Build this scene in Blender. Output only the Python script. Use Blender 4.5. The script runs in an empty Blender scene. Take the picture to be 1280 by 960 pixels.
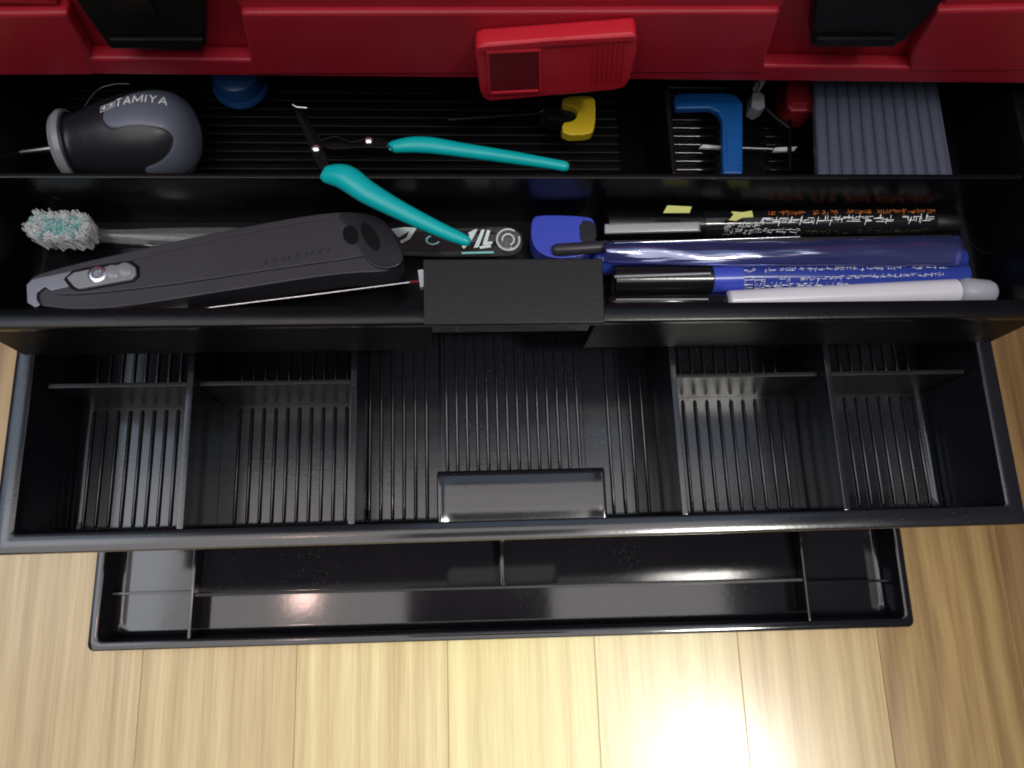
import bpy, bmesh, math, random
import numpy as np
from mathutils import Vector, Matrix
random.seed(7); rng = np.random.default_rng(7)
S = bpy.context.scene
C = S.collection
# ---------------------------------------------------------------- camera
CAM = (-0.02604595, -0.01710554, 0.39677849)
TILT, YAW, ROLL = 0.26257171, -0.26676892, 0.24144196
RM = Matrix.Rotation(YAW, 3, 'Z') @ Matrix.Rotation(TILT, 3, 'X') @ Matrix.Rotation(ROLL, 3, 'Z')
cd = bpy.data.cameras.new('camera'); cam = bpy.data.objects.new('camera', cd); C.objects.link(cam)
cam.matrix_world = Matrix.Translation(CAM) @ RM.to_4x4()
cd.sensor_width = 36; cd.lens = 985 / 1280 * 36; cd.clip_start = 0.01; cd.clip_end = 50
cd.dof.use_dof = True; cd.dof.focus_distance = 0.30; cd.dof.aperture_fstop = 11.0
S.camera = cam
# ---------------------------------------------------------------- light
S.view_settings.view_transform = 'Standard'; S.view_settings.look = 'None'
S.view_settings.exposure = 0; S.view_settings.gamma = 1
S.cycles.filter_width = 1.8
S.cycles.max_bounces = 8
W = bpy.data.worlds.new('World'); S.world = W; W.use_nodes = True
W.node_tree.nodes['Background'].inputs[0].default_value = (0.62, 0.66, 0.8, 1)
W.node_tree.nodes['Background'].inputs[1].default_value = 0.055
def area(name, loc, target, sx, sy, radiance, col):
    l = bpy.data.lights.new(name, 'AREA'); l.shape = 'RECTANGLE'; l.size = sx; l.size_y = sy
    l.energy = radiance * math.pi * sx * sy; l.color = col
    o = bpy.data.objects.new(name, l); C.objects.link(o); o.location = loc
    o.rotation_euler = (Vector(target) - Vector(loc)).to_track_quat('-Z', 'Y').to_euler()
    return o
area('ceiling_light', (-0.42, -0.56, 2.2), (-0.42, -0.56, 0), 2.5, 1.8, 2.15, (1.0, 0.95, 0.93))
area('lamp_small_warm', (-0.50, -0.02, 2.1), (-0.5, -0.02, 0), 0.06, 0.06, 45.0, (1.0, 0.66, 0.58))
area('window_light', (-1.35, 0.30, 1.9), (-.2, 0.1, 0.1), 0.9, 1.1, 1.7, (0.68, 0.82, 1.0))
area('rear_window_light', (0.40, 0.70, 2.1), (0.2, 0.1, 0.1), 1.1, 0.6, 0.75, (0.58, 0.76, 1.0))
sl0 = bpy.data.lights.new('overhead_spot', 'SPOT'); sl0.energy = 140; sl0.color = (1.0, .97, .90); sl0.spot_size = math.radians(13); sl0.spot_blend = 1.0; sl0.shadow_soft_size = .14  # added overhead spot, narrow cone shaped to brighten the floor centre
so0 = bpy.data.objects.new('overhead_spot', sl0); C.objects.link(so0); so0.location = (.72, -.56, 2.1)
so0.rotation_euler = (Vector((-.015, -.06, 0)) - so0.location).to_track_quat('-Z', 'Y').to_euler()
# ---------------------------------------------------------------- placement helpers: a point of the photograph put on a real plane
def ray(u, v):
    return RM @ Vector(((u - 640) / 985, -(v - 480) / 985, -1.0))
def P(u, v, z):
    d = ray(u, v); t = (z - CAM[2]) / d.z
    return Vector(CAM) + d * t
def Q(u, v, y):
    d = ray(u, v); t = (y - CAM[1]) / d.y
    return Vector(CAM) + d * t
# ---------------------------------------------------------------- materials
def nt(name):
    m = bpy.data.materials.new(name); m.use_nodes = True
    n = m.node_tree; b = n.nodes['Principled BSDF']
    return m, n, b
def plastic(name, col, rough=0.3, bump=0.15, bscale=900, dust=0.0, var=0.12, rvar=0.08, spec=0.5, coat=0.0, scr=0.0):
    m, n, b = nt(name); L = n.links.new; N = n.nodes.new
    tc = N('ShaderNodeTexCoord')
    ns = N('ShaderNodeTexNoise'); ns.inputs['Scale'].default_value = 45; ns.inputs['Detail'].default_value = 6
    L(tc.outputs['Object'], ns.inputs['Vector'])
    mr = N('ShaderNodeMapRange'); mr.inputs['To Min'].default_value = max(.02, rough - rvar); mr.inputs['To Max'].default_value = rough + rvar
    L(ns.outputs['Fac'], mr.inputs['Value']); L(mr.outputs[0], b.inputs['Roughness'])
    mx = N('ShaderNodeMix'); mx.data_type = 'RGBA'
    mx.inputs[6].default_value = (*[c * (1 - var) for c in col], 1); mx.inputs[7].default_value = (*[min(1, c * (1 + var)) for c in col], 1)
    L(ns.outputs['Fac'], mx.inputs[0])
    out = mx.outputs[2]
    if dust > 0:
        n3 = N('ShaderNodeTexNoise'); n3.inputs['Scale'].default_value = 1100; n3.inputs['Detail'].default_value = 2
        L(tc.outputs['Object'], n3.inputs['Vector'])
        n4 = N('ShaderNodeTexNoise'); n4.inputs['Scale'].default_value = 28; n4.inputs['Detail'].default_value = 5
        L(tc.outputs['Object'], n4.inputs['Vector'])
        r3 = N('ShaderNodeMapRange'); r3.inputs['From Min'].default_value = .66; r3.inputs['From Max'].default_value = .74; L(n3.outputs['Fac'], r3.inputs['Value'])
        r4 = N('ShaderNodeMapRange'); r4.inputs['From Min'].default_value = .5; r4.inputs['From Max'].default_value = .75; L(n4.outputs['Fac'], r4.inputs['Value'])
        mu = N('ShaderNodeMath'); mu.operation = 'MULTIPLY'; L(r3.outputs[0], mu.inputs[0]); L(r4.outputs[0], mu.inputs[1])
        m2 = N('ShaderNodeMath'); m2.operation = 'MULTIPLY'; L(mu.outputs[0], m2.inputs[0]); m2.inputs[1].default_value = dust
        md = N('ShaderNodeMix'); md.data_type = 'RGBA'; L(m2.outputs[0], md.inputs[0]); L(out, md.inputs[6]); md.inputs[7].default_value = (.35, .34, .33, 1)
        out = md.outputs[2]
    L(out, b.inputs['Base Color'])
    b.inputs['Specular IOR Level'].default_value = spec
    b.inputs['Coat Weight'].default_value = coat
    nb = N('ShaderNodeTexNoise'); nb.inputs['Scale'].default_value = bscale; nb.inputs['Detail'].default_value = 3
    L(tc.outputs['Object'], nb.inputs['Vector'])
    h = nb.outputs['Fac']
    if scr > 0:
        mp = N('ShaderNodeMapping'); mp.inputs['Rotation'].default_value = (0, 0, .35); mp.inputs['Scale'].default_value = (14, 900, 14)
        L(tc.outputs['Object'], mp.inputs['Vector'])
        ns2 = N('ShaderNodeTexNoise'); ns2.inputs['Scale'].default_value = 1; ns2.inputs['Detail'].default_value = 2; L(mp.outputs[0], ns2.inputs['Vector'])
        ad = N('ShaderNodeMath'); ad.operation = 'MULTIPLY_ADD'; L(ns2.outputs['Fac'], ad.inputs[0]); ad.inputs[1].default_value = scr; L(h, ad.inputs[2]); h = ad.outputs[0]
    bp = N('ShaderNodeBump'); bp.inputs['Strength'].default_value = bump; bp.inputs['Distance'].default_value = 0.0003
    L(h, bp.inputs['Height']); L(bp.outputs[0], b.inputs['Normal'])
    return m
def metal(name, col, rough=.25):
    m = plastic(name, col, rough, .1, 1500); m.node_tree.nodes['Principled BSDF'].inputs['Metallic'].default_value = 1; return m
def glassy(name, col, rough=.08, ior=1.45):
    m = plastic(name, col, rough, .25, 160, rvar=.04); b = m.node_tree.nodes['Principled BSDF']
    b.inputs['Transmission Weight'].default_value = .93; b.inputs['IOR'].default_value = ior; return m
M = {}
M['drawer'] = plastic('black_drawer_plastic', (.014, .014, .019), .16, .05, 700, dust=.6, rvar=.04, scr=.5, spec=.85)
M['drawer_dark'] = plastic('black_top_drawer_plastic', (.0045, .0045, .006), .25, .12, 700, dust=.15, spec=.3)
M['tray'] = plastic('glossy_black_tray_plastic', (.012, .011, .014), .085, .03, 300, dust=.35, rvar=.03, spec=.75)
M['red'] = plastic('red_shell_plastic', (.44, .015, .034), .42, .25, 1300, rvar=.05, dust=.15)
M['redclasp'] = plastic('bright_red_clasp_plastic', (.66, .020, .040), .33, .12, 900)
M['blackmatte'] = plastic('matte_black_plastic', (.009, .009, .010), .5, .2, 900)
M['blackgloss'] = plastic('gloss_black_plastic', (.010, .010, .012), .16, .05, 500)
M['front'] = plastic('shaded_black_plastic', (.004, .004, .005), .45, .1, 700, spec=.15)  # drawer black darkened to stand for shade on panels and ribs
M['pull'] = plastic('black_pull_plastic', (.006, .0055, .0075), .36, .14, 700, spec=.25, dust=.2)
M['cross'] = plastic('satin_black_plastic', (.009, .009, .012), .38, .1, 700, spec=.35, dust=.4)
M['bright'] = plastic('bright_sheen_tone', (.72, .73, .75), .25, .05, 800)  # pale colour stands for bright reflections on steel and acrylic
M['latch'] = plastic('black_latch_plastic', (.006, .006, .007), .42, .1, 700, spec=.25)
M['charcoal'] = plastic('charcoal_cutter_body', (.038, .035, .045), .36, .25, 1600)
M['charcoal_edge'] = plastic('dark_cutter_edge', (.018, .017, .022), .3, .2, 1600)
M['teal'] = plastic('teal_vinyl_grip', (.0, .50, .52), .33, .1, 600, dust=.2)
M['yellow'] = plastic('yellow_plastic', (.70, .50, .02), .4, .15, 700)
M['yellowpaper'] = plastic('pale_yellow_sticker', (.72, .72, .22), .6, .2, 700)
M['blue'] = plastic('mid_blue_plastic', (.008, .10, .36), .35, .1, 700)
M['penblue'] = plastic('marker_blue_plastic', (.030, .055, .33), .2, .05, 400)
M['capblue'] = plastic('cobalt_blue_plastic', (.055, .085, .56), .25, .05, 400)
M['sky'] = plastic('blue_translucent_dome', (.02, .09, .30), .25, .1, 400)
M['grip'] = None
M['grey'] = plastic('grey_rubber', (.16, .175, .215), .42, .15, 1200)
M['panel'] = plastic('grey_ribbed_plastic', (.088, .104, .148), .33, .2, 500, dust=.9)
M['silver'] = plastic('silver_plastic', (.26, .265, .29), .22, .1, 900)
M['steel'] = metal('polished_steel', (.62, .60, .63), .22)
M['steelmatte'] = metal('brushed_steel', (.30, .29, .31), .38)
M['darksteel'] = metal('dark_steel', (.018, .018, .02), .5)
M['white'] = plastic('white_marker_plastic', (.80, .78, .84), .3, .05, 500)
M['lgrey'] = plastic('light_grey_cap_plastic', (.42, .42, .47), .35, .05, 500)
M['clear'] = glassy('clear_acrylic', (.85, .85, .85), .10)
M['white_print'] = plastic('white_print', (.88, .88, .92), .4, 0)
M['white_bright'] = plastic('white_handle_print', (.80, .92, .92), .4, 0)
M['teal_print'] = plastic('pale_teal_print', (.30, .68, .70), .4, 0)
M['orange_print'] = plastic('orange_print', (.62, .17, .03), .4, 0)
M['green_print'] = plastic('dull_green_print', (.05, .07, .03), .4, 0)
M['bristle_w'] = plastic('white_bristle', (.90, .93, .95), .5, 0)
M['bristle_m'] = plastic('mint_bristle', (.35, .72, .70), .5, 0)
M['pinkred'] = plastic('dull_red_plastic', (.22, .01, .015), .4, .1, 500)
# thin crinkled film, blue tinted
def film(name, tint, gloss, amt):
    m, n, b = nt(name); L = n.links.new; N = n.nodes.new
    for x in list(n.nodes):
        if x.type != 'OUTPUT_MATERIAL': n.nodes.remove(x)
    out = [x for x in n.nodes if x.type == 'OUTPUT_MATERIAL'][0]
    t = N('ShaderNodeBsdfTransparent'); t.inputs[0].default_value = (*tint, 1)
    g = N('ShaderNodeBsdfGlossy'); g.inputs['Roughness'].default_value = .12; g.inputs[0].default_value = (*gloss, 1)
    tc = N('ShaderNodeTexCoord'); mp = N('ShaderNodeMapping'); mp.inputs['Scale'].default_value = (14, 230, 40); L(tc.outputs['Object'], mp.inputs[0])
    ns = N('ShaderNodeTexNoise'); ns.inputs['Scale'].default_value = 1.2; ns.inputs['Detail'].default_value = 3; L(mp.outputs[0], ns.inputs['Vector'])
    bp = N('ShaderNodeBump'); bp.inputs['Strength'].default_value = .5; bp.inputs['Distance'].default_value = .0010; L(ns.outputs['Fac'], bp.inputs['Height']); L(bp.outputs[0], g.inputs['Normal'])
    d = N('ShaderNodeBsdfDiffuse'); d.inputs[0].default_value = (tint[0] * .3, tint[1] * .3, tint[2] * .5, 1)
    m1 = N('ShaderNodeMixShader'); m1.inputs[0].default_value = .25; L(t.outputs[0], m1.inputs[1]); L(d.outputs[0], m1.inputs[2])
    m2 = N('ShaderNodeMixShader'); m2.inputs[0].default_value = amt; L(m1.outputs[0], m2.inputs[1]); L(g.outputs[0], m2.inputs[2])
    L(m2.outputs[0], out.inputs[0]); return m
M['film'] = film('blue_clear_film', (.42, .46, .78), (.8, .85, 1), .19)
M['filmclear'] = film('thin_clear_film', (.75, .75, .78), (1, 1, 1), .12)
# wood
def wood(name, c1, c2, seed, arch=0.0):
    m, n, b = nt(name); L = n.links.new; N = n.nodes.new
    tc = N('ShaderNodeTexCoord')
    def noise(scale, xs, ys, det=4, off=0, dist=0):
        mp = N('ShaderNodeMapping'); mp.inputs['Scale'].default_value = (xs, ys, 1); mp.inputs['Location'].default_value = (seed * 3.7 + off, seed * 1.9, 0)
        L(tc.outputs['Object'], mp.inputs[0])
        q = N('ShaderNodeTexNoise'); q.inputs['Scale'].default_value = scale; q.inputs['Detail'].default_value = det; q.inputs['Distortion'].default_value = dist; L(mp.outputs[0], q.inputs['Vector']); return q.outputs['Fac']
    a = noise(1, 420, 5, 6); c = noise(1, 60, 2.2, 4, 5, .6); e = noise(1, 9, 4, 3, 9)
    wv = N('ShaderNodeTexWave'); wv.bands_direction = 'X'; wv.inputs['Scale'].default_value = 14; wv.inputs['Distortion'].default_value = 9 if arch else 4; wv.inputs['Detail'].default_value = 3; wv.inputs['Detail Scale'].default_value = .6
    mp = N('ShaderNodeMapping'); mp.inputs['Scale'].default_value = (1.6, .22, 1) if not arch else (1.5, .5, 1); mp.inputs['Location'].default_value = (seed * .37, seed * .71, 0); L(tc.outputs['Object'], mp.inputs[0]); L(mp.outputs[0], wv.inputs['Vector'])
    def madd(x, k, y):
        q = N('ShaderNodeMath'); q.operation = 'MULTIPLY_ADD'; L(x, q.inputs[0]); q.inputs[1].default_value = k
        if y is None: q.inputs[2].default_value = 0
        else: L(y, q.inputs[2])
        return q.outputs[0]
    f_ = noise(1, 900, 30, 3, 2); s = madd(a, .62, None); s = madd(c, .62, s); s = madd(wv.outputs['Fac'], .20 + .08 * arch, s); s = madd(e, .25, s); s = madd(f_, .50, s)
    mr = N('ShaderNodeMapRange'); mr.inputs['From Min'].default_value = .72; mr.inputs['From Max'].default_value = 1.32; L(s, mr.inputs['Value'])
    mx = N('ShaderNodeMix'); mx.data_type = 'RGBA'; mx.inputs[6].default_value = (*c1, 1); mx.inputs[7].default_value = (*c2, 1); L(mr.outputs[0], mx.inputs[0])
    L(mx.outputs[2], b.inputs['Base Color'])
    b.inputs['Roughness'].default_value = .32; b.inputs['Coat Weight'].default_value = .45; b.inputs['Coat Roughness'].default_value = .19
    bp = N('ShaderNodeBump'); bp.inputs['Strength'].default_value = .18; bp.inputs['Distance'].default_value = .0003; L(s, bp.inputs['Height']); L(bp.outputs[0], b.inputs['Normal'])
    return m
# ---------------------------------------------------------------- object helpers
def link(name, me, mat, parent=None, sharp=35, smooth=True):
    if mat is not None and len(me.materials) == 0:
        me.materials.append(M[mat] if isinstance(mat, str) else mat)
    if smooth:
        for p in me.polygons: p.use_smooth = True
        me.set_sharp_from_angle(angle=math.radians(sharp))
    o = bpy.data.objects.new(name, me); C.objects.link(o)
    if parent is not None: o.parent = parent
    return o
def raw(name, V, F, mat, parent=None, sharp=35):
    me = bpy.data.meshes.new(name); me.from_pydata([tuple(v) for v in V], [], F); me.update()
    bm = bmesh.new(); bm.from_mesh(me); bmesh.ops.recalc_face_normals(bm, faces=bm.faces); bm.to_mesh(me); bm.free()
    return link(name, me, mat, parent, sharp)
def bev(name, V, F, mat, parent, w=.0005, seg=2, sharp=40):
    bm = bmesh.new(); vs = [bm.verts.new(v) for v in V]
    for f in F: bm.faces.new([vs[i] for i in f])
    bmesh.ops.recalc_face_normals(bm, faces=bm.faces)
    if w > 0: bmesh.ops.bevel(bm, geom=list(bm.edges), offset=w, segments=seg, profile=.6, affect='EDGES', clamp_overlap=True)
    me = bpy.data.meshes.new(name); bm.to_mesh(me); bm.free()
    o = link(name, me, mat, parent, sharp)
    if w > 0: wn = o.modifiers.new('even_normals', 'WEIGHTED_NORMAL'); wn.keep_sharp = True
    return o
def box(name, x0, x1, y0, y1, z0, z1, mat, parent=None, w=.0005, seg=2):
    V = [(x, y, z) for z in (z0, z1) for (x, y) in ((x0, y0), (x1, y0), (x1, y1), (x0, y1))]
    F = [(3, 2, 1, 0), (4, 5, 6, 7), (0, 1, 5, 4), (1, 2, 6, 5), (2, 3, 7, 6), (3, 0, 4, 7)]
    return bev(name, V, F, mat, parent, w, seg)
def prism(name, A, B, mat, parent=None, w=.0005, seg=2):
    "A and B: the two end loops (same count)"
    n = len(A); V = list(A) + list(B)
    F = [tuple(range(n))[::-1], tuple(range(n, 2 * n))] + [(i, (i + 1) % n, n + (i + 1) % n, n + i) for i in range(n)]
    return bev(name, V, F, mat, parent, w, seg)
def flat(name, px, z0, z1, mat, parent=None, w=.0005, seg=2):
    "outline read at height z1, extruded straight down to z0"
    top = [P(u, v, z1) for u, v in px]
    return prism(name, [Vector((p.x, p.y, z0)) for p in top], top, mat, parent, w, seg)
def smoothpoly(pts, it=2):
    for _ in range(it):
        o = []
        for i in range(len(pts)):
            a, b = pts[i], pts[(i + 1) % len(pts)]
            o += [(a[0] * .75 + b[0] * .25, a[1] * .75 + b[1] * .25), (a[0] * .25 + b[0] * .75, a[1] * .25 + b[1] * .75)]
        pts = o
    return pts
def lathe(name, p0, p1, prof, mat, parent=None, n=28, flatk=1.0, up=(0, 0, 1)):
    "profile [(distance fraction, radius)] turned about the axis p0-p1; flatk squashes along up"
    p0, p1 = Vector(p0), Vector(p1); ax = (p1 - p0); L = ax.length; ax.normalize()
    s = ax.cross(Vector(up))
    s = s.normalized() if s.length > 1e-3 else Vector((1, 0, 0)); u = s.cross(ax).normalized()
    V = []; F = []
    for t, r in prof:
        c = p0 + ax * L * t
        for k in range(n):
            a = 2 * math.pi * k / n; V.append(c + s * (r * math.cos(a)) + u * (r * flatk * math.sin(a)))
    m = len(prof)
    for i in range(m - 1):
        for k in range(n):
            F.append((i * n + k, i * n + (k + 1) % n, (i + 1) * n + (k + 1) % n, (i + 1) * n + k))
    F.append(tuple(range(n))[::-1]); F.append(tuple(range((m - 1) * n, m * n)))
    return raw(name, V, F, mat, parent, 38)
def tube(name, pts, r, mat, parent=None, n=10, flatk=1.0):
    "swept round bar through points; r number or list"
    pts = [Vector(p) for p in pts]; m = len(pts); V = []; F = []
    rr = r if isinstance(r, (list, tuple)) else [r] * m
    for i, p in enumerate(pts):
        t = (pts[min(i + 1, m - 1)] - pts[max(i - 1, 0)]).normalized()
        s = t.cross(Vector((0, 0, 1)))
        s = s.normalized() if s.length > 1e-4 else Vector((1, 0, 0)); u = s.cross(t).normalized()
        for k in range(n):
            a = 2 * math.pi * k / n; V.append(p + s * rr[i] * math.cos(a) + u * rr[i] * flatk * math.sin(a))
    for i in range(m - 1):
        for k in range(n):
            F.append((i * n + k, i * n + (k + 1) % n, (i + 1) * n + (k + 1) % n, (i + 1) * n + k))
    F.append(tuple(range(n))[::-1]); F.append(tuple(range((m - 1) * n, m * n)))
    return raw(name, V, F, mat, parent, 60)
def spline(pts, n=8):
    "Catmull-Rom through points (any dimension)"
    out = []; P_ = [pts[0]] + list(pts) + [pts[-1]]
    for i in range(1, len(P_) - 2):
        for k in range(n):
            t = k / n
            out.append(tuple(.5 * ((2 * b) + (-a + c) * t + (2 * a - 5 * b + 4 * c - d) * t * t + (-a + 3 * b - 3 * c + d) * t ** 3)
                             for a, b, c, d in zip(P_[i - 1], P_[i], P_[i + 1], P_[i + 2])))
    out.append(tuple(pts[-1])); return out
def shell(name, X0, X1, Y0, Y1, rings, mat, parent=None, nc=5):
    "rounded-rectangle rings (inset, z, corner radius) joined into one open moulded tray"
    V = []; F = []; n = 4 * (nc + 1)
    for ins, z, r in rings:
        x0, x1, y0, y1 = X0 + ins, X1 - ins, Y0 + ins, Y1 - ins
        for (cx, cy, a0) in ((x1 - r, y1 - r, 0), (x0 + r, y1 - r, 90), (x0 + r, y0 + r, 180), (x1 - r, y0 + r, 270)):
            for k in range(nc + 1):
                a = math.radians(a0 + 90 * k / nc); V.append((cx + r * math.cos(a), cy + r * math.sin(a), z))
    for i in range(len(rings) - 1):
        for k in range(n): F.append((i * n + k, i * n + (k + 1) % n, (i + 1) * n + (k + 1) % n, (i + 1) * n + k))
    F.append(tuple(range(n))[::-1]); F.append(tuple(range((len(rings) - 1) * n, len(rings) * n)))
    return raw(name, V, F, mat, parent, 40)
def thing(name, label, cat, loc=(0, 0, 0), group=None):
    o = bpy.data.objects.new(name, None); C.objects.link(o); o.empty_display_size = .02
    o['label'] = label; o['category'] = cat
    if group: o['group'] = group
    return o
def tag(o, label, cat, group=None):
    o['label'] = label; o['category'] = cat
    if group: o['group'] = group
    return o
def text_mesh(s, size, extrude=.00008):
    c = bpy.data.curves.new('t', 'FONT'); c.body = s; c.size = size; c.extrude = extrude; c.resolution_u = 3; c.offset = size * .004
    o = bpy.data.objects.new('t', c); C.objects.link(o)
    me = bpy.data.meshes.new_from_object(o); bpy.data.objects.remove(o); return me
# ================================================================ floor
FL = bpy.data.objects.new('floor', None); C.objects.link(FL); FL['kind'] = 'structure'
sub = box('subfloor', -1.3, 1.3, -1.0, 1.4, -.02, -.0122, 'blackmatte', FL, 0)
tones = {-3: ((.40, .26, .11), (.74, .56, .28)), -2: ((.42, .28, .11), (.75, .58, .29)), -1: ((.50, .34, .13), (.84, .70, .35)),
         0: ((.62, .48, .18), (.88, .78, .38)), 1: ((.52, .38, .15), (.84, .71, .35)), 2: ((.42, .26, .09), (.76, .57, .27)),
         3: ((.27, .14, .045), (.58, .38, .15)), 4: ((.17, .085, .028), (.42, .25, .10)), 5: ((.16, .08, .028), (.38, .23, .09))}
woods = {k: wood('oak_plank_%d' % (k + 3), a, b, k * 1.7 + 9, 1.0 if k >= 3 else 0) for k, (a, b) in tones.items()}
pitch = .0707
for i in range(-18, 19):
    x0 = -.0331 + i * pitch
    key = i if i in woods else random.choice(list(woods))
    key = max(-3, min(5, key))
    off = random.uniform(0, .9)
    if -4 <= i <= 6: off = .62 + .05 * (i % 3)
    ys = [-1.0] + [y for y in (-1.0 + off, -1.0 + off + .9, -1.0 + off + 1.8) if y < 1.3] + [1.35]
    if -4 <= i <= 6: ys = [-1.0, -.32 - .06 * (i % 4), .5 + .05 * (i % 3), 1.35]
    for a, b in zip(ys[:-1], ys[1:]):
        o = box('plank', x0 + .00006, x0 + pitch - .00006, a + .0002, b - .0002, -.012, random.uniform(-.00012, 0), woods[key], FL, .00022, 1)
# plank tones hold wood colour and part of the light falloff across the floor
# ================================================================ bottom tray (on the floor)
def rimrings(zt, depth, flange, fl_t, wall, inset_floor, r=.004, fil=.004, topr=.0008):
    zf = zt - depth; R = [(flange + .006, zf - .0016, r), (flange + .0035, zf - .0016 + .0012, r), (flange, zt - fl_t, r), (0.0004, zt - fl_t, r), (0, zt - fl_t + .0005, r)]
    R += [(0, zt - topr, r), (topr * .3, zt - topr * .3, r), (topr, zt, r)]
    e = flange + wall
    R += [(e - topr, zt, r), (e - topr * .3, zt - topr * .3, r), (e, zt - topr, r)]
    k = inset_floor
    R += [(e + k - fil * .25 * 0, zf + fil, r)]
    for a in (20, 40, 60, 78, 90):
        a = math.radians(a); R.append((e + k + fil * (1 - math.cos(a)), zf + fil * (1 - math.sin(a)), r + fil * (1 - math.cos(a))))
    R.append((R[-1][0] + .0005, zf, R[-1][2]))
    return R
T = thing('shallow_tray', 'shallow glossy black tray lying on the wooden floor, lowest and nearest of all', 'tray')
tz = .0190
T.location = (-.0015, -.0022, 0); T.rotation_euler = (0, 0, -.0085)
shell('tray_shell', -.190, .190, -.0375, .150, rimrings(tz, .0155, .0015, .0172, .0026, .0010, r=.003, fil=.0028, topr=.0007), 'tray', T)
fz = tz - .0155
dvh = tz - .0015
box('divider', -.1475, -.1460, -.0334, .1459, fz + .0001, dvh, 'tray', T, .0004)
box('divider', .1395, .1410, -.0334, .1459, fz + .0001, dvh, 'tray', T, .0004)
box('divider', -.1859, -.1477, -.0135, -.0123, fz + .0001, fz + .006, 'tray', T, .0003)
box('divider', .1412, .1859, -.0165, -.0153, fz + .0001, fz + .006, 'tray', T, .0003)
# long cross divider with a small step along its front
box('divider', -.1458, .1393, -.0152, -.0136, fz + .0001, dvh - .0008, 'cross', T, .0004)
box('divider', -.0060, -.0042, -.0134, .1459, fz + .0001, dvh - .001, 'tray', T, .0004)
# rear well floors, tilt added so they mirror the dark drawer above
for (a, b) in ((-.1457, -.0062), (-.0040, .1392)):
    L_ = [(-.0134, .0064), (.0200, .0016), (.145, .0010), (.145, .0001), (-.0134, .0001)]
    prism('mirror_slope', [(a, y, fz + z) for y, z in L_], [(b, y, fz + z) for y, z in L_], 'tray', T, 0)
# ================================================================ bottom drawer
B = thing('toolbox', 'red plastic toolbox with two black latches and two black drawers pulled out', 'toolbox')
zb = .105; dep = .040; zf = zb - dep
D = shell('drawer', -.190, .190, 0, .215, rimrings(zb, dep, .0052, .0045, .0020, .0014, r=.0016, fil=.0034, topr=.0008), 'drawer', B)
D['label'] = 'empty lower drawer with five ribbed compartments'
def X(u, v, z): return P(u, v, z).x
def ribrow(x0, n, pit, y0, y1, z, parent, mat, name='floor_rib', w=.0016, h=.0011):
    # low rounded bar with rounded ends, shared mesh
    pts = []; m = 6; V = []; F = []
    sec = [(-w / 2, 0), (-w * .42, h * .6), (-w * .2, h), (w * .2, h), (w * .42, h * .6), (w / 2, 0)]
    ys = [(0, .15), (.0006, .75), (.0015, 1), (y1 - y0 - .0015, 1), (y1 - y0 - .0006, .75), (y1 - y0, .15)]
    for y, k in ys:
        for sx, sz in sec: V.append((sx * (k if k < 1 else 1), y, sz * k))
    ns = len(sec)
    for i in range(len(ys) - 1):
        for k in range(ns - 1): F.append((i * ns + k, i * ns + k + 1, (i + 1) * ns + k + 1, (i + 1) * ns + k))
    F.append(tuple(range(ns))[::-1]); F.append(tuple(range((len(ys) - 1) * ns, len(ys) * ns)))
    first = raw(name, V, F, mat, parent, 70); first.location = (x0, y0, z)
    for i in range(1, n):
        o = first.copy(); C.objects.link(o); o.parent = parent; o.location = (x0 + i * pit, y0, z)
    return first
divs = [-.1262, -.0655, .0580, .1205]     # x of the four long dividers
dt = .0012
for x in divs:
    box('divider', x - dt, x + dt, .0072, .207, zf + .0001, zb - .0006, 'drawer', D, .0003)
yb = P(150, 484, .0985).y
inner0, inner1 = -.1812, .1812
for a, b in ((inner0 + .0008, divs[0] - dt - .0002), (divs[0] + dt + .0002, divs[1] - dt - .0002), (divs[2] + dt + .0002, divs[3] - dt - .0002), (divs[3] + dt + .0002, inner1 - .0008)):
    box('cross_divider', a, b, yb, yb + .0018, zf + .0001, .0985, 'cross', D, .0003)
# ribs on the compartment floors
zr = zf + .0001
pr = .00475
def ribs_between(ua, ub, n):
    xa = X(ua, 600, zf); xb = X(ub, 600, zf); return xa, (xb - xa) / (n - 1)
for ua, ub, n in ((110, 232, 9), (296, 432, 10), (862, 985, 9), (1055, 1172, 9)):
    a, pt = ribs_between(ua, ub, n)
    ribrow(a, n, pt, .0112, yb - .0012, zr, D, 'drawer')
    ribrow(a, n, pt, yb + .004, .195, zr, D, 'drawer')
a, pt = ribs_between(462, 534, 6); ribrow(a, 6, pt, .0112, .195, zr, D, 'drawer')
a2, pt2 = ribs_between(765, 838, 6); ribrow(a2, 6, pt2, .0112, .195, zr, D, 'drawer')
# raised ribbed plateau behind the pull
xa, xb = -.0335, .0275
box('raised_floor', xa, xb, .0255, .196, zf + .0001, zf + .0030, 'drawer', D, .0006)
ribrow(xa + .0025, 14, (xb - xa - .005) / 13, .0262, .195, zf + .00295, D, 'drawer')
# finger pull dish
box('pull_wall', xa + .0002, xb - .0002, .0232, .0248, zf + .0002, zb - .0050, 'drawer', D, .0004)
box('pull_wall', xa, xa + .0014, .0074, .0230, zf + .0002, zb - .0048, 'drawer', D, .0004)
box('pull_wall', xb - .0014, xb, .0074, .0230, zf + .0002, zb - .0048, 'drawer', D, .0004)
V = []; F = []; nx = 40; prof = [(.0060, -.0030), (.0064, -.0016), (.0074, -.0013), (.0120, -.0013), (.0200, -.0013), (.0236, -.0013), (.0243, -.0015), (.0250, -.0021), (.0255, -.0030), (.0257, -.0046)]
for i in range(nx + 1):
    f = i / nx; x = xa - .0008 + (xb - xa + .0016) * f; d = min(f, 1 - f) * (xb - xa); lift = .0011 * max(0, 1 - d / .0065) ** 2
    for (y, z) in prof: V.append((x, y, zb + z + lift * (1 if z > -.0028 else 0)))
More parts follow.
